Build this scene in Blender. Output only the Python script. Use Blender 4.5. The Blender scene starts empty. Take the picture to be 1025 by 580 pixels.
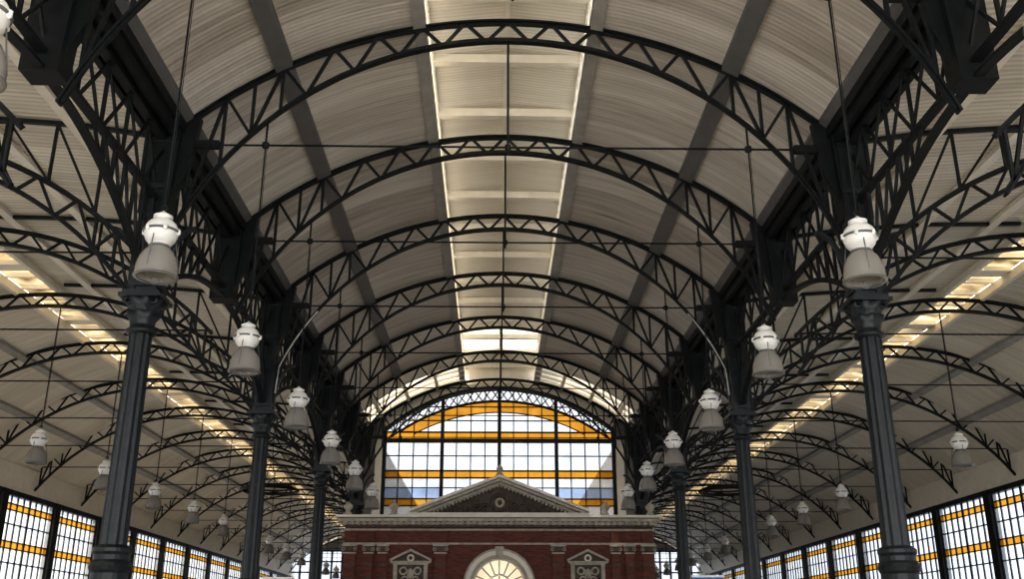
import bpy, math, random
from mathutils import Vector, Matrix
random.seed(4)
E=1.7
S=bpy.context.scene
def setin(n,k,v):
    if k in n.inputs: n.inputs[k].default_value=v
# ---------------------------------------------------------------- materials
def pmat(name,col,rough=.6,metal=0,noise=.0,nscale=3,bump=0,bscale=30,spec=.5):
    m=bpy.data.materials.new(name); m.use_nodes=True; nt=m.node_tree; b=nt.nodes['Principled BSDF']
    setin(b,'Base Color',(*col,1)); setin(b,'Roughness',rough); setin(b,'Metallic',metal); setin(b,'Specular IOR Level',spec)
    tc=nt.nodes.new('ShaderNodeTexCoord')
    n=nt.nodes.new('ShaderNodeTexNoise'); n.inputs['Scale'].default_value=nscale; n.inputs['Detail'].default_value=5
    nt.links.new(tc.outputs['Object'],n.inputs['Vector'])
    r=nt.nodes.new('ShaderNodeValToRGB')
    lo=[max(0,c*(1-noise)) for c in col]; hi=[min(1,c*(1+noise)) for c in col]
    r.color_ramp.elements[0].color=(*lo,1); r.color_ramp.elements[1].color=(*hi,1)
    r.color_ramp.elements[0].position=.3; r.color_ramp.elements[1].position=.7
    nt.links.new(n.outputs['Fac'],r.inputs['Fac']); nt.links.new(r.outputs['Color'],b.inputs['Base Color'])
    if bump:
        n2=nt.nodes.new('ShaderNodeTexNoise'); n2.inputs['Scale'].default_value=bscale
        nt.links.new(tc.outputs['Object'],n2.inputs['Vector'])
        bp=nt.nodes.new('ShaderNodeBump'); bp.inputs['Strength'].default_value=bump; bp.inputs['Distance'].default_value=.02
        nt.links.new(n2.outputs['Fac'],bp.inputs['Height']); nt.links.new(bp.outputs['Normal'],b.inputs['Normal'])
    return m
def plankmat(name,c1,c2,rough,period=.12,panel=1.25,bump=.3,mul=.15):
    m=bpy.data.materials.new(name); m.use_nodes=True; nt=m.node_tree; b=nt.nodes['Principled BSDF']; L=nt.links
    tc=nt.nodes.new('ShaderNodeTexCoord')
    w=nt.nodes.new('ShaderNodeTexWave'); w.bands_direction='Y'; w.wave_profile='SIN'
    w.inputs['Scale'].default_value=.314/period
    L.new(tc.outputs['Object'],w.inputs['Vector'])
    mp=nt.nodes.new('ShaderNodeMapping'); mp.inputs['Scale'].default_value=(.35,5,.35); L.new(tc.outputs['Object'],mp.inputs['Vector'])
    st=nt.nodes.new('ShaderNodeTexNoise'); st.inputs['Scale'].default_value=1.2; st.inputs['Detail'].default_value=5; L.new(mp.outputs[0],st.inputs['Vector'])
    am=nt.nodes.new('ShaderNodeMath'); am.operation='ADD'; L.new(w.outputs['Fac'],am.inputs[0]); L.new(st.outputs['Fac'],am.inputs[1])
    bp=nt.nodes.new('ShaderNodeBump'); bp.inputs['Strength'].default_value=bump; bp.inputs['Distance'].default_value=.02
    L.new(am.outputs[0],bp.inputs['Height']); L.new(bp.outputs['Normal'],b.inputs['Normal'])
    mr=nt.nodes.new('ShaderNodeMapRange'); mr.inputs['To Min'].default_value=rough-.1; mr.inputs['To Max'].default_value=rough+.15
    L.new(st.outputs['Fac'],mr.inputs['Value']); L.new(mr.outputs[0],b.inputs['Roughness'])
    sep=nt.nodes.new('ShaderNodeSeparateXYZ'); L.new(tc.outputs['Object'],sep.inputs[0])
    dv=nt.nodes.new('ShaderNodeMath'); dv.operation='DIVIDE'; dv.inputs[1].default_value=panel; L.new(sep.outputs['Y'],dv.inputs[0])
    fl=nt.nodes.new('ShaderNodeMath'); fl.operation='FLOOR'; L.new(dv.outputs[0],fl.inputs[0])
    wn=nt.nodes.new('ShaderNodeTexWhiteNoise'); wn.noise_dimensions='1D'; L.new(fl.outputs[0],wn.inputs['W'])
    ad=nt.nodes.new('ShaderNodeMath'); ad.operation='MULTIPLY_ADD'; ad.inputs[1].default_value=.3; L.new(wn.outputs['Value'],ad.inputs[0]); L.new(st.outputs['Fac'],ad.inputs[2])
    r=nt.nodes.new('ShaderNodeValToRGB'); r.color_ramp.elements[0].color=(*c1,1); r.color_ramp.elements[1].color=(*c2,1)
    r.color_ramp.elements[0].position=.35; r.color_ramp.elements[1].position=.95
    L.new(ad.outputs[0],r.inputs['Fac'])
    mx=nt.nodes.new('ShaderNodeMixRGB'); mx.blend_type='MULTIPLY'; mx.inputs['Fac'].default_value=mul
    L.new(r.outputs['Color'],mx.inputs['Color1']); L.new(w.outputs['Color'],mx.inputs['Color2'])
    L.new(mx.outputs['Color'],b.inputs['Base Color'])
    return m
def glassmat(name,col,tr=.6,vary=.0):
    m=bpy.data.materials.new(name); m.use_nodes=True; nt=m.node_tree; nt.nodes.clear(); L=nt.links
    o=nt.nodes.new('ShaderNodeOutputMaterial'); t=nt.nodes.new('ShaderNodeBsdfTransparent'); d=nt.nodes.new('ShaderNodeBsdfTranslucent')
    tc=nt.nodes.new('ShaderNodeTexCoord'); n=nt.nodes.new('ShaderNodeTexNoise'); n.inputs['Scale'].default_value=1.3; n.inputs['Detail'].default_value=3
    L.new(tc.outputs['Object'],n.inputs['Vector'])
    r=nt.nodes.new('ShaderNodeValToRGB'); r.color_ramp.elements[0].position=.3; r.color_ramp.elements[1].position=.7
    r.color_ramp.elements[0].color=(*[c*(1-vary) for c in col],1); r.color_ramp.elements[1].color=(*[min(1,c*(1+vary)) for c in col],1)
    L.new(n.outputs['Fac'],r.inputs['Fac'])
    L.new(r.outputs['Color'],t.inputs['Color']); L.new(r.outputs['Color'],d.inputs['Color'])
    mx=nt.nodes.new('ShaderNodeMixShader'); mx.inputs['Fac'].default_value=1-tr
    L.new(t.outputs[0],mx.inputs[1]); L.new(d.outputs[0],mx.inputs[2])
    L.new(mx.outputs[0],o.inputs[0]); return m
def brickmat(name,c1,c2,mort):
    m=bpy.data.materials.new(name); m.use_nodes=True; nt=m.node_tree; b=nt.nodes['Principled BSDF']; L=nt.links
    setin(b,'Roughness',.8)
    tc=nt.nodes.new('ShaderNodeTexCoord'); sep=nt.nodes.new('ShaderNodeSeparateXYZ'); L.new(tc.outputs['Object'],sep.inputs[0])
    ad=nt.nodes.new('ShaderNodeMath'); ad.operation='ADD'; L.new(sep.outputs['X'],ad.inputs[0]); L.new(sep.outputs['Y'],ad.inputs[1])
    cb=nt.nodes.new('ShaderNodeCombineXYZ'); L.new(ad.outputs[0],cb.inputs['X']); L.new(sep.outputs['Z'],cb.inputs['Y'])
    br=nt.nodes.new('ShaderNodeTexBrick'); L.new(cb.outputs[0],br.inputs['Vector'])
    br.inputs['Scale'].default_value=1; br.inputs['Brick Width'].default_value=.24; br.inputs['Row Height'].default_value=.075; br.inputs['Mortar Size'].default_value=.008
    br.inputs['Color1'].default_value=(*c1,1); br.inputs['Color2'].default_value=(*c2,1); br.inputs['Mortar'].default_value=(*mort,1)
    L.new(br.outputs['Color'],b.inputs['Base Color']); return m
IRON=pmat('painted_iron',(.008,.010,.011),.55,0,.35,4,.1,spec=.3)
IRON2=pmat('painted_iron_column',(.010,.014,.017),.42,0,.3,6,.15,spec=.45)
ROOF=plankmat('roof_cladding',(.33,.29,.245),(.70,.665,.61),.30)  # wide tone range puts streaky reflections into the cladding colour
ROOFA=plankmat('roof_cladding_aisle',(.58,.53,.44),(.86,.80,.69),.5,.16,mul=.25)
ROOFW=plankmat('roof_cladding_pale_lit',(.78,.73,.63),(.90,.86,.78),.35)  # pale cladding; the end bay's bright light is put into its colour
BAND=pmat('purlin_paint',(.11,.11,.11),.5,0,.1)
CURB=pmat('lantern_curb_paint',(.32,.31,.29),.5,0,.15)
CREAM=pmat('cream_paint',(.80,.75,.65),.45,0,.06)
GREY=pmat('grey_wall',(.22,.21,.20),.7,0,.2)
STONE=pmat('sandstone',(.46,.42,.35),.75,0,.25,5,.3)
STONED=pmat('dark_stone',(.11,.085,.07),.8,0,.3,6,.5)
BRICK=brickmat('red_brick',(.21,.052,.034),(.11,.032,.024),(.10,.075,.06))
FLOOR=pmat('platform_paving',(.55,.53,.49),.7,0,.15,2,.2)
WHITE=pmat('white_enamel',(.74,.73,.70),.3,0,.04)
DARKG=pmat('lamp_trim',(.12,.12,.12),.4)
CLEAR=glassmat('frosted_glass',(.32,.335,.355),.72,.14)
YEL=glassmat('amber_glass',(.27,.125,.012),.75,.15)
BLUE=glassmat('sky_tinted_glass',(.15,.19,.27),.7,.2)  # blue of the sky behind the panes put into the glass colour
SKYL=glassmat('skylight_glass',(.38,.34,.265),.45,.6)
CLEARS=glassmat('roof_glass',(.50,.49,.46),.3,.1)
FANL=glassmat('fanlight_glass',(.9,.85,.7),.3,.1)
def lampglass():
    m=bpy.data.materials.new('prismatic_shade'); m.use_nodes=True; nt=m.node_tree; b=nt.nodes['Principled BSDF']
    setin(b,'Base Color',(.27,.255,.235,1)); setin(b,'Roughness',.22); setin(b,'Transmission Weight',.15)
    return m
SHADE=lampglass()
COPPER=pmat('conduit',(.6,.59,.56),.3,0.2,.05)
SIGNB=pmat('sign_blue',(.02,.09,.35),.4)
# ---------------------------------------------------------------- mesh builder
class MB:
    def __init__(s): s.v=[]; s.f=[]; s.m=[]; s.mats=[]; s.sm=[]
    def mi(s,mat):
        if mat not in s.mats: s.mats.append(mat)
        return s.mats.index(mat)
    def add(s,vs,fs,mat,smooth=False):
        o=len(s.v); s.v+= [tuple(v) for v in vs]; k=s.mi(mat)
        for f in fs: s.f.append(tuple(i+o for i in f)); s.m.append(k); s.sm.append(smooth)
    def box(s,x0,x1,y0,y1,z0,z1,mat):
        vs=[(x,y,z) for x in(x0,x1) for y in(y0,y1) for z in(z0,z1)]
        s.add(vs,[(0,1,3,2),(4,6,7,5),(0,4,5,1),(2,3,7,6),(0,2,6,4),(1,5,7,3)],mat)
    def bar(s,p,q,w,t,mat,side=(0,1,0)):
        p=Vector(p);q=Vector(q);d=(q-p)
        if d.length<1e-5: return
        d.normalize(); sd=Vector(side); n=d.cross(sd)
        if n.length<1e-4: sd=Vector((1,0,0)); n=d.cross(sd)
        n.normalize(); sd=n.cross(d).normalized()
        vs=[]
        for c in(p,q):
            for a,b in((-1,-1),(1,-1),(1,1),(-1,1)): vs.append(c+sd*(a*w/2)+n*(b*t/2))
        s.add(vs,[(0,1,2,3),(7,6,5,4),(0,4,5,1),(1,5,6,2),(2,6,7,3),(3,7,4,0)],mat)
    def sweep(s,pts,w,t,mat,y=0):
        vs=[];fs=[];n=len(pts)
        for i,(x,z) in enumerate(pts):
            a=pts[max(0,i-1)];b=pts[min(n-1,i+1)]
            d=Vector((b[0]-a[0],b[1]-a[1])).normalized(); nx,nz=-d.y,d.x
            for sy,sn in((-1,-1),(1,-1),(1,1),(-1,1)):
                vs.append((x+nx*sn*t/2,y+sy*w/2,z+nz*sn*t/2))
        for i in range(n-1):
            o=i*4
            for j in range(4):
                k=(j+1)%4; fs.append((o+j,o+k,o+4+k,o+4+j))
        fs.append((0,3,2,1)); o=(n-1)*4; fs.append((o,o+1,o+2,o+3))
        s.add(vs,fs,mat)
    def rod(s,p,q,r,mat,seg=8):
        p=Vector(p);q=Vector(q);d=(q-p).normalized(); a=Vector((1,0,0)) if abs(d.x)<.9 else Vector((0,0,1))
        u=d.cross(a).normalized(); v=d.cross(u)
        vs=[c+(u*math.cos(t)+v*math.sin(t))*r for c in(p,q) for t in[2*math.pi*i/seg for i in range(seg)]]
        fs=[(i,(i+1)%seg,seg+(i+1)%seg,seg+i) for i in range(seg)]+[tuple(range(seg-1,-1,-1)),tuple(range(seg,2*seg))]
        s.add(vs,fs,mat,True)
    def lathe(s,prof,seg,mat,c=(0,0,0),mod=None,smooth=True):
        vs=[];fs=[]
        for j,(r,z) in enumerate(prof):
            for i in range(seg):
                a=2*math.pi*i/seg; rr=r*(mod(i,j) if mod else 1)
                vs.append((c[0]+rr*math.cos(a),c[1]+rr*math.sin(a),c[2]+z))
        for j in range(len(prof)-1):
            for i in range(seg):
                k=(i+1)%seg; fs.append((j*seg+i,j*seg+k,(j+1)*seg+k,(j+1)*seg+i))
        s.add(vs,fs,mat,smooth)
    def prism(s,poly,y0,y1,mat):
        n=len(poly)
        vs=[(x,y0,z) for x,z in poly]+[(x,y1,z) for x,z in poly]
        fs=[tuple(range(n)),tuple(range(2*n-1,n-1,-1))]+[(i,(i+1)%n+0,(i+1)%n+n,i+n) for i in range(n)]
        s.add(vs,fs,mat)
    def torus(s,c,R,r,mat,axis='y',seg=28,a0=0,a1=2*math.pi):
        n=seg+1; vs=[];fs=[];k=8
        for i in range(n):
            a=a0+(a1-a0)*i/seg
            for j in range(k):
                b=2*math.pi*j/k; rr=R+r*math.cos(b); h=r*math.sin(b)
                if axis=='y': vs.append((c[0]+rr*math.cos(a),c[1]+h,c[2]+rr*math.sin(a)))
                else: vs.append((c[0]+rr*math.cos(a),c[1]+rr*math.sin(a),c[2]+h))
        for i in range(seg):
            for j in range(k):
                l=(j+1)%k; fs.append((i*k+j,i*k+l,(i+1)*k+l,(i+1)*k+j))
        s.add(vs,fs,mat,True)
    def arc_ring(s,c,R0,R1,y0,y1,mat,a0=0,a1=math.pi,seg=28):
        vs=[];fs=[]
        for i in range(seg+1):
            a=a0+(a1-a0)*i/seg
            for R,y in((R0,y0),(R1,y0),(R1,y1),(R0,y1)):
                vs.append((c[0]+R*math.cos(a),y,c[2]+R*math.sin(a)))
        for i in range(seg):
            o=i*4
            for j in range(4):
                k=(j+1)%4; fs.append((o+j,o+k,o+4+k,o+4+j))
        s.add(vs,fs,mat)
    def mesh(s,name):
        me=bpy.data.meshes.new(name); me.from_pydata(s.v,[],s.f)
        for m in s.mats: me.materials.append(m)
        for p,k,sm in zip(me.polygons,s.m,s.sm): p.material_index=k; p.use_smooth=sm
        me.update()
        import bmesh
        bm=bmesh.new(); bm.from_mesh(me); bmesh.ops.recalc_face_normals(bm,faces=bm.faces); bm.to_mesh(me); bm.free()
        return me
def obj(name,me,loc=(0,0,0),rot=0,scale=None,parent=None):
    if isinstance(me,MB): me=me.mesh(name)
    o=bpy.data.objects.new(name,me); S.collection.objects.link(o); o.location=loc; o.rotation_euler[2]=rot
    if scale: o.scale=scale
    if parent: o.parent=parent
    return o
def empty(name,loc=(0,0,0)):
    o=bpy.data.objects.new(name,None); S.collection.objects.link(o); o.location=loc; return o
XC=6.8
Y0=-2.5; YN=47.5; YA=97.5; YEND=48.3
# ---------------------------------------------------------------- nave truss
RO=9.6; RI=7.03
def zo(x): return E+12.23-(RO-math.sqrt(RO*RO-x*x))
def zi(x): return E+11.74-(RI-math.sqrt(RI*RI-x*x))
TIE=E+9.27
def lattice(mb,fo,fi,xs,w,t,vert_from,c=0):
    for sg in(-1,1):
        for i in range(len(xs)-1):
            a,b=xs[i],xs[i+1]
            A=(c+sg*a,0,(fo if i%2==0 else fi)(sg*a)); B=(c+sg*b,0,(fi if i%2==0 else fo)(sg*b))
            mb.bar(A,B,w,t,IRON)
            if b>vert_from: mb.bar((c+sg*b,0,fo(sg*b)),(c+sg*b,0,fi(sg*b)),w,t,IRON)
def nave_truss():
    mb=MB(); N=56
    pts=[(x,zo(x)) for x in[ -6.7+13.4*i/N for i in range(N+1)]]
    mb.sweep(pts,.17,.04,IRON)
    pts2=[(x,zo(x)-.05) for x in[ -6.7+13.4*i/N for i in range(N+1)]]
    mb.sweep(pts2,.06,.09,IRON)
    A=math.asin(6.55/RI)
    pi=[(RI*math.sin(-A+2*A*i/N),E+11.74-RI+RI*math.cos(-A+2*A*i/N)) for i in range(N+1)]
    mb.sweep(pi,.15,.04,IRON)
    mb.sweep([(x*.992,z+.05) for x,z in pi],.06,.08,IRON)
    xs=[0,.45,.9,1.35,1.8,2.25,2.7,3.15,3.6,4.1,4.6,5.15,5.7,6.3]
    lattice(mb,zo,zi,xs,.065,.06,4.3)
    mb.rod((-6.7,0,TIE),(6.7,0,TIE),.022,IRON)
    mb.rod((0,0,zi(0)),(0,0,TIE-.15),.024,IRON)
    for sg in(-1,1):
        mb.rod((sg*4.83,0,zi(4.83)),(sg*4.83,0,TIE-.05),.022,IRON)
        mb.lathe([(0,-.09),(.07,-.05),(.07,.05),(0,.09)],10,IRON,(sg*4.83,0,TIE))
        mb.bar((sg*6.8,0,TIE),(sg*5.75,0,TIE),.12,.16,IRON)
        mb.prism([(sg*6.15,E+9.85),(sg*6.95,E+9.75),(sg*6.95,E+7.9),(sg*6.62,E+7.9),(sg*6.3,E+8.6)],-.09,.09,IRON)
        mb.prism([(sg*6.45,E+9.75),(sg*7.1,E+9.75),(sg*7.1,E+7.7),(sg*6.55,E+7.7)],-.22,.22,IRON)
    mb.lathe([(0,-.09),(.06,-.05),(.06,.05),(0,.09)],10,IRON,(0,0,TIE))
    return mb.mesh('nave_arch_truss')
me=nave_truss()
for k in range(int((YN-Y0)/5)+1): obj('nave_arch_truss',me,(0,Y0+5*k,0))
# ---------------------------------------------------------------- aisle truss (built for +X side)
AC=13.4; ARO=8.95; ARI=7.9
def azo(x): return E+9.6-(ARO-math.sqrt(ARO*ARO-x*x))
def azi(x): return E+9.2-(ARI-math.sqrt(ARI*ARI-x*x))
def aroof(X):
    pts=[(6.9,9.5),(8.5,9.75),(10.5,9.9),(13.2,9.95),(15,9.6),(16.8,8.9),(18.5,7.8),(20.2,6.5)]
    for (a,za),(b,zb) in zip(pts,pts[1:]):
        if X<=b: return E+za+(zb-za)*(X-a)/(b-a)
    return E+pts[-1][1]
def aisle_truss():
    mb=MB(); N=40
    xs=[-6.4+12.8*i/N for i in range(N+1)]
    mb.sweep([(AC+x,azo(x)) for x in xs],.14,.04,IRON); mb.sweep([(AC+x,azo(x)-.045) for x in xs],.05,.07,IRON)
    mb.sweep([(AC+x,azi(x)) for x in xs],.13,.04,IRON); mb.sweep([(AC+x,azi(x)+.045) for x in xs],.05,.06,IRON)
    lattice(mb,azo,azi,[0,.42,.84,1.26,1.68,2.1,2.52,2.94,3.36,3.78,4.2,4.62,5.04,5.46,5.88,6.25],.06,.05,5.3,AC)
    mb.rod((7,0,E+6.95),(19.8,0,E+6.95),.02,IRON)
    mb.rod((AC-.4,0,azi(0)),(AC-.4,0,E+6.95),.016,IRON)
    R=[(7.0+i*.5,aroof(7.0+i*.5)-.07) for i in range(13)]
    mb.sweep(R,.10,.08,IRON)
    for X in(8.0,9.0,10.0):
        mb.bar((X,0,azo(X-AC)),(X,0,aroof(X)-.08),.06,.05,IRON)
    for X in(8.0,9.0):
        mb.bar((X,0,azo(X-AC)),(X+1,0,aroof(X+1)-.08),.05,.045,IRON)
    return mb.mesh('aisle_arch_truss')
ma=aisle_truss(); nA=int((YA-Y0)/5)+1
for sg in(1,-1):
    for k in range(nA): obj('aisle_arch_truss',ma,(0,Y0+5*k,0),0,(sg,1,1))
# ---------------------------------------------------------------- column
def column():
    mb=MB()
    zc=E+5.5
    mb.lathe([(.0,0),(.42,0),(.42,.35),(.36,.40),(.33,.5),(.31,.6),(.31,2.75),(.34,2.8),(.36,2.86),(.34,2.92),(.30,2.97),(.30,3.05),(.33,3.1),(.33,3.16),(.25,3.22)],24,IRON2,smooth=False)
    mb.lathe([(.235,3.2),(.225,4.6),(.205,zc-.15)],48,IRON2,mod=lambda i,j:(1,.94,.90,.94)[i%4],smooth=False)
    mb.lathe([(.21,zc-.2),(.27,zc-.17),(.28,zc-.12),(.22,zc-.08),(.22,zc)],24,IRON2)
    mb.lathe([(.22,zc-.02),(.24,zc+.1),(.31,zc+.2),(.27,zc+.23)],32,IRON2,mod=lambda i,j:1+.14*(j/3)*math.cos(i*math.pi/2))
    mb.lathe([(.24,zc+.18),(.26,zc+.32),(.38,zc+.44),(.32,zc+.47)],32,IRON2,mod=lambda i,j:1+.16*(j/3)*math.cos(i*math.pi/2+math.pi))
    for a in range(4):
        t=math.pi/4+a*math.pi/2
        mb.torus((.33*math.cos(t),.33*math.sin(t),zc+.42),.06,.03,IRON2,seg=12)
    mb.box(-.38,.38,-.38,.38,zc+.46,zc+.53,IRON2); mb.box(-.33,.33,-.33,.33,zc+.53,zc+.60,IRON2)
    mb.box(-.21,.21,-.21,.21,zc+.6,E+9.5,IRON2)
    for sx in(-1,1):
        for sy in(-1,1): mb.box(sx*.20-.05,sx*.20+.05,sy*.20-.05,sy*.20+.05,zc+.6,E+9.5,IRON2)
    for z in(zc+.7,E+7.3,E+8.2,E+9.2): mb.box(-.27,.27,-.27,.27,z,z+.1,IRON2)
    for ang in range(4):
        c,s_=math.cos(ang*math.pi/2),math.sin(ang*math.pi/2)
        pts=[]
        for i in range(13):
            a=i/12*math.pi/2
            pts.append((.25+ .55*(1-math.cos(a)), zc+.75+1.2*math.sin(a)))
        for p,q in zip(pts,pts[1:]):
            mb.bar((p[0]*c,p[0]*s_,p[1]),(q[0]*c,q[0]*s_,q[1]),.1,.07,IRON2,side=(-s_,c,0))
    return mb.mesh('cast_iron_column')
mc=column()
ycols=[Y0+10*i for i in range(11)]
for sg in(-1,1):
    for y in ycols: obj('cast_iron_column',mc,(sg*XC,y,0))
# ---------------------------------------------------------------- longitudinal lattice girder
def girder():
    mb=MB(); T=E+9.3; M=E+8.0
    def fa(x): R=8.4; return E+7.75-(R-math.sqrt(R*R-x*x))
    xs=[-4.75+9.5*i/32 for i in range(33)]
    mb.bar((-5,0,T),(5,0,T),.18,.12,IRON,); mb.bar((-5,0,M),(5,0,M),.15,.08,IRON)
    mb.sweep([(x,fa(x)) for x in xs],.15,.05,IRON); mb.sweep([(x,fa(x)+.05) for x in xs],.05,.07,IRON)
    n=10
    for i in range(n):
        a=-5+i; b=a+1
        mb.bar((a,.03,T),(b,.03,M),.045,.05,IRON); mb.bar((a,-.03,M),(b,-.03,T),.045,.05,IRON)
        mb.bar((b,0,T),(b,0,M),.06,.05,IRON)
    for sg in(-1,1):
        for i,a in enumerate([4.7,4.2,3.7,3.2,2.7,2.2]):
            b=a-.5
            mb.bar((sg*a,0,M),(sg*a,0,fa(a)),.06,.045,IRON)
            mb.bar((sg*a,0,fa(a)),(sg*b,0,M),.05,.045,IRON)
    return mb.mesh('lattice_girder')
mg=girder()
for sg in(-1,1):
    for y in ycols[:-1]: obj('lattice_girder',mg,(sg*XC,y+5,0),math.pi/2)
for sg in(-1,1):
    mb=MB(); x0,x1=sorted((sg*6.42,sg*7.2))
    mb.box(x0,x1,Y0-3,YA+1,E+9.5,E+9.72,IRON)
    x0,x1=sorted((sg*6.5,sg*6.62)); mb.box(x0,x1,Y0-3,YA+1,E+9.3,E+9.9,IRON)
    x0,x1=sorted((sg*7.0,sg*7.12)); mb.box(x0,x1,Y0-3,YA+1,E+9.3,E+9.9,IRON)
    obj('valley_gutter',mb)
# ---------------------------------------------------------------- nave roof
def curved(mb,x0,x1,y0,y1,f,mat,th=.07,n=14):
    vs=[];fs=[]
    for i in range(n+1):
        x=x0+(x1-x0)*i/n; z=f(x)
        vs+=[(x,y0,z),(x,y1,z),(x,y1,z+th),(x,y0,z+th)]
    for i in range(n):
        o=i*4
        for j in range(4):
            k=(j+1)%4; fs.append((o+j,o+k,o+4+k,o+4+j))
    fs.append((0,1,2,3)); o=n*4; fs.append((o+3,o+2,o+1,o))
    mb.add(vs,fs,mat)
LX=1.72
zr=lambda x: zo(x)+.05
mb=MB()
for sg in(-1,1):
    curved(mb,sg*LX,sg*6.75,Y0-3,42.5,zr,ROOF,n=24)
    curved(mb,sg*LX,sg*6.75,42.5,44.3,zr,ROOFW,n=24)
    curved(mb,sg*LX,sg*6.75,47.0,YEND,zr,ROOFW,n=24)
obj('roof_nave',mb)
mb=MB()
for sg in(-1,1): curved(mb,sg*LX,sg*6.75,44.3,47.0,lambda x:zr(x)+.03,CLEARS,.02,24)
obj('roof_glazing',mb)
mb=MB()
for sg in(-1,1):
    curved(mb,sg*4.42,sg*4.74,Y0-3,42.5,lambda x:zr(x)-.12,BAND,.11,4)
    curved(mb,sg*LX,sg*(LX+.26),Y0-3,YEND,lambda x:zr(x)-.08,CURB,.12,2)
    curved(mb,sg*6.3,sg*6.7,Y0-3,YEND,lambda x:zr(x)-.10,BAND,.09,3)
obj('roof_purlins',mb)
mb=MB()
for y in(44.2,45.1,46.0,46.9):
    for sg in(-1,1): curved(mb,sg*LX,sg*6.5,y,y+.14,lambda x:zr(x)-.12,CREAM,.11,16)
for sg in(-1,1):
    for x in(3.0,4.4,5.7): curved(mb,sg*x,sg*(x+.14),42.5,YEND,lambda x:zr(x)-.12,CREAM,.11,2)
obj('roof_ribs',mb)
# lantern
mb=MB(); LZ=E+12.95
def lz(x): return LZ+.25*(1-abs(x)/2.0)
for sg in(-1,1):
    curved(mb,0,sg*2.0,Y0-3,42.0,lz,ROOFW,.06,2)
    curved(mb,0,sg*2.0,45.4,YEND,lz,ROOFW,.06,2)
    x0,x1=sorted((sg*LX,sg*(LX+.06)))
    mb.box(x0,x1,Y0-3,YEND,zr(LX)-.02,zr(LX)+.14,CURB)
    mb.box(x0,x1,Y0-3,YEND,LZ-.1,LZ+.05,CREAM)
y=Y0-2.5
while y<YEND:
    for sg in(-1,1):
        x0,x1=sorted((sg*(LX-.0),sg*(LX+.07)))
        mb.box(x0,x1,y-.04,y+.04,zr(LX),LZ,CREAM)
    y+=.625
y=Y0
while y<YEND:
    mb.box(-LX,LX,y-.09,y+.09,LZ-.16,LZ+.06,CREAM); y+=2.5
mb.box(-.05,.05,Y0-3,YEND,LZ+.08,LZ+.2,CREAM)
obj('roof_lantern',mb)
mb=MB()
for sg in(-1,1): curved(mb,0,sg*2.0,42.0,45.4,lz,CLEARS,.02,2)
obj('skylight_nave',mb)
mb=MB()
for sg in(-1,1):
    x0=sg*(LX+.03)
    mb.add([(x0,Y0-3,zr(LX)+.1),(x0,YEND-.35,zr(LX)+.1),(x0,YEND-.35,LZ),(x0,Y0-3,LZ)],[(0,1,2,3)],CLEARS)
obj('lantern_side_glass',mb)
# ---------------------------------------------------------------- aisle roofs
for sg in(-1,1):
    mb=MB()
    f=lambda x: aroof(abs(x))
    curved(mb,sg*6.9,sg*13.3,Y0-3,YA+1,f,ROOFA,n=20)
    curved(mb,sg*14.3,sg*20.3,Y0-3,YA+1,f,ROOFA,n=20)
    obj('roof_aisle',mb)
    mb=MB()
    for xa in(8.6,10.4,12.2,16.2,18):
        curved(mb,sg*xa,sg*(xa+.22),Y0-3,YA+1,lambda x:f(x)-.12,CURB if xa>15 else CREAM,.11,2)
    curved(mb,sg*13.22,sg*13.33,Y0-3,YA+1,lambda x:f(x)-.2,CREAM,.25,2)
    curved(mb,sg*14.27,sg*14.38,Y0-3,YA+1,lambda x:f(x)-.2,CREAM,.25,2)
    obj('roof_aisle_purlins',mb)
    mb=MB()
    curved(mb,sg*13.3,sg*14.3,Y0-3,YA+1,lambda x:f(x)+.1,SKYL,.02,2)
    y=Y0-2; j=0
    while y<YA: 
        x0,x1=sorted((sg*13.3,sg*14.3)); mb.box(x0,x1,y,y+(.5 if j%5==0 else .08),f(14)-.04,f(14)+.1,CREAM); y+=1.0; j+=1
    obj('skylight_aisle',mb)
# ---------------------------------------------------------------- side walls with stained glazing
WX=19.9
def side_window():
    mb=MB()
    z0=E-.9; rows=[(z0,'c'),(E+.2,'c'),(E+1.1,'c'),(E+2.0,'c'),(E+2.9,'c'),(E+3.45,'y'),(E+3.72,'c'),(E+4.4,'c'),(E+4.95,'y'),(E+5.2,'c'),(E+5.5,None)]
    mats={'c':CLEAR,'y':YEL,'b':BLUE}
    nx=8; w=4.5/nx
    for (za,t),(zb,_) in zip(rows,rows[1:]):
        mb.add([(.25,0,za),(4.75,0,za),(4.75,0,zb),(.25,0,zb)],[(0,1,2,3)],mats[t])
        mb.box(.25,4.75,-.04,.04,za-.02,za+.02,IRON)
    for i in range(nx+1):
        x=.25+i*w; t=.045 if i%4==0 else .018; mb.box(x-t,x+t,-.04,.04,z0,E+5.5,IRON)
    mb.box(0,.25,-.16,.16,0,E+5.7,IRON); mb.box(4.75,5,-.16,.16,0,E+5.7,IRON)
    mb.box(.25,4.75,-.1,.1,0,z0,BRICK); mb.box(0,5,-.1,.1,E+5.7,E+6.75,CREAM)
    mb.box(0,5,-.14,.14,E+5.5,E+5.7,IRON)
    return mb.mesh('side_window')
ms=side_window(); i=0
for sg in(-1,1):
    for k in range(nA):
        i+=1
        obj('window_%d'%i,ms,(sg*WX,Y0-2.5+5*k,0),math.pi/2)
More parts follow.
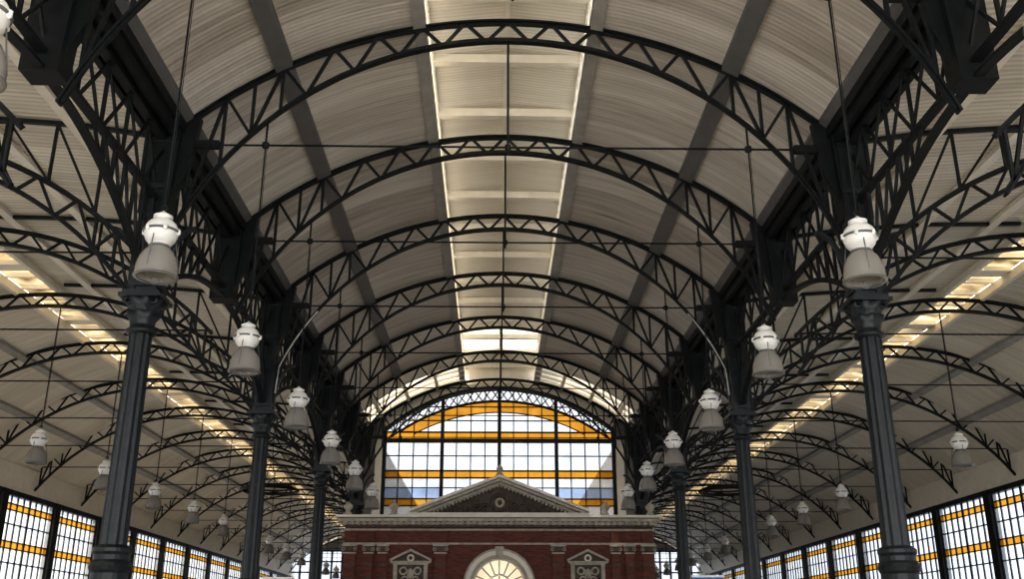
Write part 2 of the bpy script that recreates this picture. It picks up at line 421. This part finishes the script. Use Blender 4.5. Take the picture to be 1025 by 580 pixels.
for sg,nm in((-1,'wall_left_end'),(1,'wall_right_end')):
    mb=MB(); x0,x1=sorted((sg*6.9,sg*20)); 
    mb.box(x0,x1,YA+1.1,YA+1.3,0,E+3,GREY); mb.box(x0,x1,YA+1.1,YA+1.3,E+8,E+10,GREY)
    mb.add([(x0,YA+1.2,E+3),(x1,YA+1.2,E+3),(x1,YA+1.2,E+8),(x0,YA+1.2,E+8)],[(0,1,2,3)],CLEAR)
    for j in range(14): 
        x=x0+(x1-x0)*j/13; mb.box(x-.08,x+.08,YA+1.05,YA+1.35,E+3,E+8,IRON)
    for j in range(6): mb.box(x0,x1,YA+1.05,YA+1.35,E+3+j,E+3.12+j,IRON)
    obj(nm,mb)
    mb=MB(); x0,x1=sorted((sg*6.1,sg*6.22)); mb.box(x0,x1,YEND+.3,YA+1,0,E+9.6,GREY); obj('unseen_wall_left' if sg<0 else 'unseen_wall_right',mb)  # unseen wall, added to block sky light behind the end window
# ---------------------------------------------------------------- end window
EW=5.62; ER=8.6
def ez(x): return E+11.8-(ER-math.sqrt(max(0,ER*ER-x*x)))
def eband(x,c,R=8.6): return E+c-(R-math.sqrt(max(0,R*R-x*x)))
mb=MB(); GY=48.0
rows=[(4.6,'c'),(6.04,'y'),(6.37,'c'),(7.38,'y'),(7.72,'c'),(8.45,'c'),(9.25,'y'),(9.62,'c'),(11.9,None)]
nx=16; w=2*EW/nx
for (za,t),(zb,_) in zip(rows,rows[1:]):
    for i in range(nx):
        xa=-EW+i*w; xb=xa+w
        mat=YEL if t=='y' else CLEAR
        if t=='c' and abs(za-6.37)<.01 and (i<4 or i>nx-5): mat=BLUE
        if mat is BLUE:
            zm=(za+zb)/2
            mb.add([(xa,GY,E+zm),(xb,GY,E+zm),(xb,GY,E+zb),(xa,GY,E+zb)],[(0,1,2,3)],CLEAR); zb_=zm
            mb.add([(xa,GY,E+za),(xb,GY,E+za),(xb,GY,E+zm),(xa,GY,E+zm)],[(0,1,2,3)],BLUE); continue
        ta,tb=min(E+zb,ez(xa)),min(E+zb,ez(xb))
        if ta<=E+za and tb<=E+za: continue
        ta=max(ta,E+za);tb=max(tb,E+za)
        mb.add([(xa,GY,E+za),(xb,GY,E+za),(xb,GY,tb),(xa,GY,ta)],[(0,1,2,3)],mat)
n=32;vs=[];fs=[]
AMB=glassmat('amber_film',(.82,.36,.04),.85,.1)
for i in range(n+1):
    x=-5.2+10.4*i/n
    zb_=max(eband(x,10.62),E+9.62); zt_=max(eband(x,11.15),E+9.62)
    vs+=[(x,GY-.03,zb_),(x,GY-.03,zt_)]
for i in range(n): o=2*i; fs.append((o,o+2,o+3,o+1))
mb.add(vs,fs,AMB)
xs=[-5.2+10.4*i/n for i in range(n+1)]
for c in(10.62,11.15): mb.sweep([(x,eband(x,c)) for x in xs if eband(x,c)>E+9.4],.06,.05,IRON,GY-.05)
obj('window_end_glass',mb)
mb=MB()
for i in range(nx+1):
    x=-EW+i*w; thick=.17 if i%4==0 else .045
    mb.box(x-thick/2,x+thick/2,GY-.12 if i%4==0 else GY-.07,GY+.08,E+4.6,ez(min(abs(x),EW)),IRON)
for z,t in((6.04,.05),(6.37,.05),(6.9,.03),(7.38,.06),(7.72,.06),(8.45,.03),(9.2,.2),(9.62,.06),(10.2,.03),(10.9,.03)):
    xm=EW
    while ez(xm)<E+z and xm>0: xm-=.05
    mb.box(-xm,xm,GY-.1,GY+.06,E+z-t/2,E+z+t/2,IRON)
xs=[-EW+2*EW*i/40 for i in range(41)]
mb.sweep([(x,ez(x)) for x in xs],.3,.16,IRON,GY-.1)
mb.sweep([(x,ez(x)-.6) for x in xs if ez(x)-.6>E+9.3],.1,.06,IRON,GY-.1)
for i in range(24):
    x=-5+10*i/24; x2=x+10/24
    mb.bar((x,GY-.1,ez(x)),(x2,GY-.1,ez(x2)-.6),.06,.05,IRON)
    mb.bar((x,GY-.13,ez(x)-.6),(x2,GY-.13,ez(x2)),.06,.05,IRON)
obj('window_end',mb)
mb=MB(); n=40
xs=[-EW+2*EW*i/n for i in range(n+1)]
for a,b in zip(xs,xs[1:]):
    mb.add([(a,GY+.1,ez(a)),(b,GY+.1,ez(b)),(b,GY+.1,E+13.3),(a,GY+.1,E+13.3)],[(0,1,2,3)],CREAM)
for sg in(-1,1):
    x0,x1=sorted((sg*EW,sg*7.3)); mb.box(x0,x1,GY+.02,GY+.3,0,E+12.5,GREY)
    x0,x1=sorted((sg*(EW+.1),sg*(EW+.5))); mb.box(x0,x1,GY-.1,GY+.05,E+4,E+9.3,CREAM)
mb.box(-EW,EW,GY,GY+.3,0,E+4.6,GREY)
mb.sweep([(x,ez(x)+.25) for x in xs],.25,.2,CREAM,GY-.05)
obj('wall_back',mb)
# ---------------------------------------------------------------- station building
B=empty('station_building',(0,43,0))
BW=6.6; BD=4.3
AZ=E+2.1; AR=1.14
mb=MB()
top=E+4.6; n=24
arc=[(AR*math.cos(math.pi*i/n),AZ+AR*math.sin(math.pi*i/n)) for i in range(n+1)]
for (xa,za),(xb,zb) in zip(arc,arc[1:]):
    mb.add([(xa,0,za),(xb,0,zb),(xb,0,top),(xa,0,top)],[(0,1,2,3)],BRICK)
    mb.add([(xa,0,za),(xb,0,zb),(xb,.35,zb),(xa,.35,za)],[(0,1,2,3)],STONE)
for sg in(-1,1):
    x0,x1=sorted((sg*AR,sg*BW)); mb.box(x0,x1,0,.35,0,top,BRICK)
    x0,x1=sorted((sg*(BW-.35),sg*BW)); mb.box(x0,x1,.35,BD,0,top,BRICK)
mb.box(-BW,BW,BD-.2,BD,0,top,BRICK)
obj('brick_walls',mb,parent=B)
mb=MB()
W=BW
mb.box(-W-.05,W+.05,-.10,0,E+3.78,E+3.86,STONE)
mb.box(-W-.05,W+.05,-.08,0,E+4.36,E+4.44,STONE)
mb.box(-W-.12,W+.12,-.22,BD+.1,E+4.6,E+4.70,STONE)
mb.box(-W-.28,W+.28,-.42,BD+.2,E+4.72,E+4.84,STONE)
mb.box(-W-.36,W+.36,-.52,BD+.2,E+4.88,E+4.98,CREAM)
mb.box(-W-.22,W+.22,-.36,BD+.2,E+4.84,E+4.88,STONED)
mb.box(-W,W,-.2,BD,E+4.5,E+4.74,STONED)
x=-W
while x<W: mb.box(x,x+.12,-.38,-.1,E+4.58,E+4.72,STONE); x+=.26
PH=3.55; za=E+4.98; zp=E+6.40
def rak(o,y0,y1,t,mat):
    for sg in(-1,1):
        mb.prism([(sg*(PH+.3),za+o),(0,zp+o+.06),(0,zp+o+t+.06),(sg*(PH+.3),za+o+t)],y0,y1,mat)
rak(-.02,-.35,0,.12,STONE); rak(.12,-.52,.1,.12,CREAM); rak(-.16,-.2,0,.12,STONE)
mb.prism([(-PH,za),(PH,za),(0,zp)],-.05,BD-.2,STONED)
mb.box(-PH-.3,PH+.3,-.45,0,za-.02,za+.1,CREAM)
for sg in(-1,1):
    for i in range(22):
        t=(i+.5)/22; x=sg*PH*(1-t); z=za+(zp-za)*t
        mb.box(x-.05,x+.05,-.3,-.05,z-.18,z-.06,STONE)
mb.lathe([(.0,0),(.18,0),(.16,.1),(.07,.16),(.13,.26),(.15,.34),(.08,.44),(0,.5)],14,STONE,(0,-.2,zp+.26))
for sg in(-1,1):
    mb.lathe([(0,0),(.18,0),(.16,.12),(.08,.18),(.2,.34),(.2,.42),(.12,.5),(.06,.55),(.05,.62),(0,.7)],14,STONE,(sg*4.55,-.1,E+4.98))
    mb.lathe([(0,0),(.18,0),(.16,.12),(.08,.18),(.2,.34),(.2,.42),(.12,.5),(0,.6)],14,STONE,(sg*6.5,-.1,E+4.98))
obj('cornice_and_pediment',mb,parent=B)
mb=MB()
cz=za+.55
mb.torus((0,-.09,cz),.33,.07,STONED); mb.torus((0,-.09,cz),.16,.06,STONE)
for sg in(-1,1):
    for j,(x,R) in enumerate(((.62,.2),(1.02,.17),(1.4,.13),(1.75,.1),(2.1,.07))):
        mb.torus((sg*x,-.09,cz-.18-.03*j),R,.045,STONED,seg=18,a0=.3+j,a1=5.2+j)
        mb.torus((sg*x,-.09,cz-.18-.03*j),R*.45,.04,STONED,seg=12)
    mb.bar((sg*.35,-.09,cz+.05),(sg*1.1,-.09,cz-.0),.05,.07,STONED); mb.bar((sg*.4,-.09,cz-.38),(sg*2.6,-.09,cz-.42),.05,.06,STONED)
obj('tympanum_relief',mb,parent=B)
mb=MB()
mb.arc_ring((0,0,AZ),AR,AR+.12,-.08,.05,STONE); mb.arc_ring((0,0,AZ),AR+.12,AR+.30,-.14,0,CREAM); mb.arc_ring((0,0,AZ),AR+.30,AR+.38,-.18,0,STONE)
mb.prism([(-.13,AZ+AR-.03),(.13,AZ+AR-.03),(.19,AZ+AR+.45),(-.19,AZ+AR+.45)],-.26,0,STONE)
for sg in(-1,1):
    x0,x1=sorted((sg*AR,sg*(AR+.4))); mb.box(x0,x1,-.16,0,AZ-.18,AZ,STONE)
    x0,x1=sorted((sg*AR,sg*(AR+.32))); mb.box(x0,x1,-.1,0,0,AZ-.18,STONE)
obj('archivolt',mb,parent=B)
mb=MB()
mb.arc_ring((0,0,AZ),AR-.1,AR,.15,.25,CREAM); mb.arc_ring((0,0,AZ),.42,.50,.15,.25,CREAM)
for i in range(1,8):
    a=math.pi*i/8; r0=.5 if i!=4 else 0
    mb.bar((r0*math.cos(a),.2,AZ+r0*math.sin(a)),((AR-.05)*math.cos(a),.2,AZ+(AR-.05)*math.sin(a)),.06,.05,DARKG)
mb.box(-AR,AR,.14,.26,AZ-.06,AZ+.06,CREAM); mb.box(-AR,AR,.14,.26,AZ-1.3,AZ-1.2,CREAM)
for x in(-AR+.04,-.4,.4,AR-.04): mb.box(x-.04,x+.04,.14,.26,0,AZ,CREAM)
fan=[(AR*math.cos(math.pi*i/n),.24,AZ+AR*math.sin(math.pi*i/n)) for i in range(n+1)]+[(-AR,.24,0),(AR,.24,0)]
mb.add(fan,[tuple(range(len(fan)))],FANL)
obj('arched_window',mb,parent=B)
mb=MB()
for X,wd in((2.5,.5),(4.95,.36),(5.55,.36),(6.35,.5)):
    for sg in(-1,1):
        c=sg*X
        mb.box(c-wd/2,c+wd/2,-.14,0,0,E+3.45,BRICK)
        mb.box(c-wd/2-.03,c+wd/2+.03,-.17,0,E+3.40,E+3.46,STONE)
        mb.box(c-wd/2-.02,c+wd/2+.02,-.18,0,E+3.50,E+3.68,STONED)
        mb.box(c-wd/2-.08,c+wd/2+.08,-.22,0,E+3.70,E+3.78,STONE)
        mb.torus((c-wd/2,-.16,E+3.58),.06,.025,STONE,seg=12); mb.torus((c+wd/2,-.16,E+3.58),.06,.025,STONE,seg=12)
        for z in(2.9,2.3,1.7): mb.box(c-wd/2-.01,c+wd/2+.01,-.155,0,E+z,E+z+.1,STONED)
        mb.box(c-wd/2,c+wd/2,-.1,0,E+3.9,E+4.32,BRICK)
obj('pilasters',mb,parent=B)
mb=MB()
for sg in(-1,1):
    c=sg*3.75
    mb.box(c-.75,c+.75,-.1,0,E+2.95,E+3.05,STONE); mb.box(c-.62,c+.62,-.05,0,E+1.2,E+2.95,STONED)
    mb.box(c-.72,c-.56,-.12,0,E+.8,E+2.95,STONE); mb.box(c+.56,c+.72,-.12,0,E+.8,E+2.95,STONE)
    mb.prism([(c-.8,E+3.05),(c+.8,E+3.05),(c,E+3.5)],-.14,0,STONED)
    for s2 in(-1,1): mb.prism([(c+s2*.88,E+3.08),(c,E+3.50),(c,E+3.60),(c+s2*.88,E+3.18)],-.2,0,STONE)
    mb.box(c-.85,c+.85,-.2,0,E+3.02,E+3.10,STONE)
    mb.torus((c,-.16,E+3.22),.12,.04,CREAM,seg=16)
    for s2 in(-1,1):
        mb.torus((c+s2*.3,-.1,E+2.7),.14,.04,STONE,seg=14); mb.torus((c+s2*.22,-.1,E+2.35),.12,.035,STONE,seg=14)
    mb.lathe([(0,-.22),(.12,-.15),(.16,0),(.12,.15),(0,.22)],14,STONE,(c,-.05,E+2.6))
    mb.box(c-.62,c+.62,-.09,0,E+1.9,E+2.0,STONE)
obj('aedicule_plaques',mb,parent=B)
mb=MB(); mb.box(-BW+.1,BW-.1,.4,BD-.2,E+4.45,E+4.55,GREY); obj('flat_roof',mb,parent=B)
l=bpy.data.lights.new('room_light','POINT'); l.energy=240; l.color=(1,.9,.75); l.shadow_soft_size=.4
lo=bpy.data.objects.new('building_room_light',l); S.collection.objects.link(lo); lo.location=(0,45.2,E+2.4)
# ---------------------------------------------------------------- pendant lamps
def lamp(cable):
    mb=MB()
    mb.lathe([(.255,.0),(.285,.0),(.29,.03),(.28,.05),(.278,.12),(.265,.21),(.24,.29),(.205,.36),(.16,.415),(.12,.44)],40,SHADE,mod=lambda i,j:1+.012*(i%2))
    mb.torus((0,0,.015),.285,.014,DARKG,axis='z')
    mb.torus((0,0,.45),.125,.022,DARKG,axis='z')
    mb.lathe([(.12,.44),(.13,.46),(.12,.48),(.16,.50),(.20,.55),(.22,.61),(.225,.655)],28,WHITE)
    mb.lathe([(.225,.655),(.245,.66),(.245,.685),(.225,.69)],28,DARKG)
    mb.lathe([(.225,.69),(.215,.74),(.19,.79),(.15,.83),(.10,.855),(.09,.87),(.13,.88),(.13,.91),(.07,.94),(.03,.97),(0,1.0)],28,WHITE)
    for k in range(6):
        a=k*math.pi/3; mb.lathe([(0,-.05),(.03,-.03),(.03,.03),(0,.05)],8,WHITE,(.235*math.cos(a),.235*math.sin(a),.67))
    for k in range(3):
        a=k*2*math.pi/3+.4; mb.rod((.2*math.cos(a),.2*math.sin(a),.6),(.28*math.cos(a),.28*math.sin(a),.1),.008,DARKG,6)
    mb.lathe([(.02,.2),(.06,.25),(.06,.36),(0,.4)],12,WHITE)
    mb.torus((0,0,-.04),.05,.01,DARKG,seg=14); mb.torus((0,0,1.03),.04,.012,IRON,seg=12)
    mb.rod((0,0,1.0),(0,0,cable),.014,IRON,6)
    mb.rod((.03,0,1.2),(.03,0,cable),.006,IRON,6)
    return mb.mesh('pendant_lamp')
LB=E+4.6
ml=lamp(9.27-4.6); ml2=lamp(9.1-4.6)
for sg in(-1,1):
    for k in range(9): obj('pendant_lamp',ml,(sg*4.83,Y0+5*k,LB))
    for k in range(19): obj('pendant_lamp',ml2,(sg*13.0,Y0+5*k,LB))
mb=MB()
for sg in(-1,1):
    A=math.asin(6.5/RI); pts=[]
    for i in range(20):
        a=A*(.76+.24*i/19); r=RI-.06
        pts.append((sg*r*math.sin(a),-.12,E+11.74-RI+r*math.cos(a)))
    pts.append((sg*6.5,-.12,E+6.6))
    for p,q in zip(pts,pts[1:]): mb.rod(p,q,.022,COPPER,6)
mcd=mb.mesh('wiring_conduit')
obj('wiring_conduit',mcd,(0,27.5,0))
# hanging service rings in the aisles
def ring():
    mb=MB()
    mb.torus((0,0,0),1.25,.07,IRON,axis='z',seg=40); mb.torus((0,0,.12),1.05,.04,IRON,axis='z',seg=36)
    for k in range(8):
        a=k*math.pi/4; mb.bar((1.05*math.cos(a),1.05*math.sin(a),.12),(1.25*math.cos(a),1.25*math.sin(a),0),.05,.05,IRON)
    for k in range(4):
        a=k*math.pi/2; mb.rod((1.25*math.cos(a),1.25*math.sin(a),0),(0,0,1.5),.015,IRON,6)
    mb.rod((0,0,1.45),(0,0,2.9),.02,IRON,6)
    return mb.mesh('hanging_ring')
mr_=ring()
for sg in(-1,1): obj('hanging_ring',mr_,(sg*10.4,45.0,E+6.35))
# ---------------------------------------------------------------- platform signs
def sign():
    mb=MB()
    mb.rod((0,0,0),(0,0,E+1.5),.05,GREY,12); mb.box(-.36,.36,-.06,.06,E+1.0,E+1.4,SIGNB)
    mb.box(-.39,.39,-.05,.05,E+.95,E+1.0,WHITE); mb.box(-.39,.39,-.05,.05,E+1.4,E+1.45,WHITE); mb.box(-.3,.1,-.075,-.06,E+1.18,E+1.28,WHITE)
    mb.lathe([(.2,0),(.2,.03),(.06,.06)],16,GREY)
    return mb.mesh('platform_sign')
mp=sign()
obj('platform_sign',mp,(4.95,24.6,0)); obj('platform_sign',mp,(-5.6,25.5,0))
mb=MB(); mb.box(-22,22,-12,YA+4,-.2,0,FLOOR); obj('floor',mb)
# ---------------------------------------------------------------- world + sun
w=bpy.data.worlds.new('sky'); S.world=w; w.use_nodes=True; nt=w.node_tree; bg=nt.nodes['Background']
tc=nt.nodes.new('ShaderNodeTexCoord'); sp=nt.nodes.new('ShaderNodeSeparateXYZ'); nt.links.new(tc.outputs['Generated'],sp.inputs[0])
r=nt.nodes.new('ShaderNodeValToRGB'); r.color_ramp.elements[0].position=0; r.color_ramp.elements[0].color=(.88,.93,1,1)
r.color_ramp.elements[1].position=.35; r.color_ramp.elements[1].color=(1,.975,.93,1)
nt.links.new(sp.outputs['Z'],r.inputs['Fac']); nt.links.new(r.outputs['Color'],bg.inputs['Color']); bg.inputs['Strength'].default_value=3.4
l=bpy.data.lights.new('sun','SUN'); l.energy=16; l.color=(1,.84,.62); l.angle=.03
so=bpy.data.objects.new('sun',l); S.collection.objects.link(so); so.rotation_euler=(math.radians(25),math.radians(-38),0)
# ---------------------------------------------------------------- camera
cam=bpy.data.cameras.new('camera'); cam.sensor_width=36; cam.lens=36*980/1025; cam.clip_end=500
co=bpy.data.objects.new('camera',cam); S.collection.objects.link(co)
co.location=(-.23,0,E); co.rotation_euler=(math.radians(90+19.65),0,math.radians(-1.02))
S.camera=co
S.view_settings.view_transform='Standard'
try: S.view_settings.look='Medium High Contrast'
except Exception as e: print('look',e)
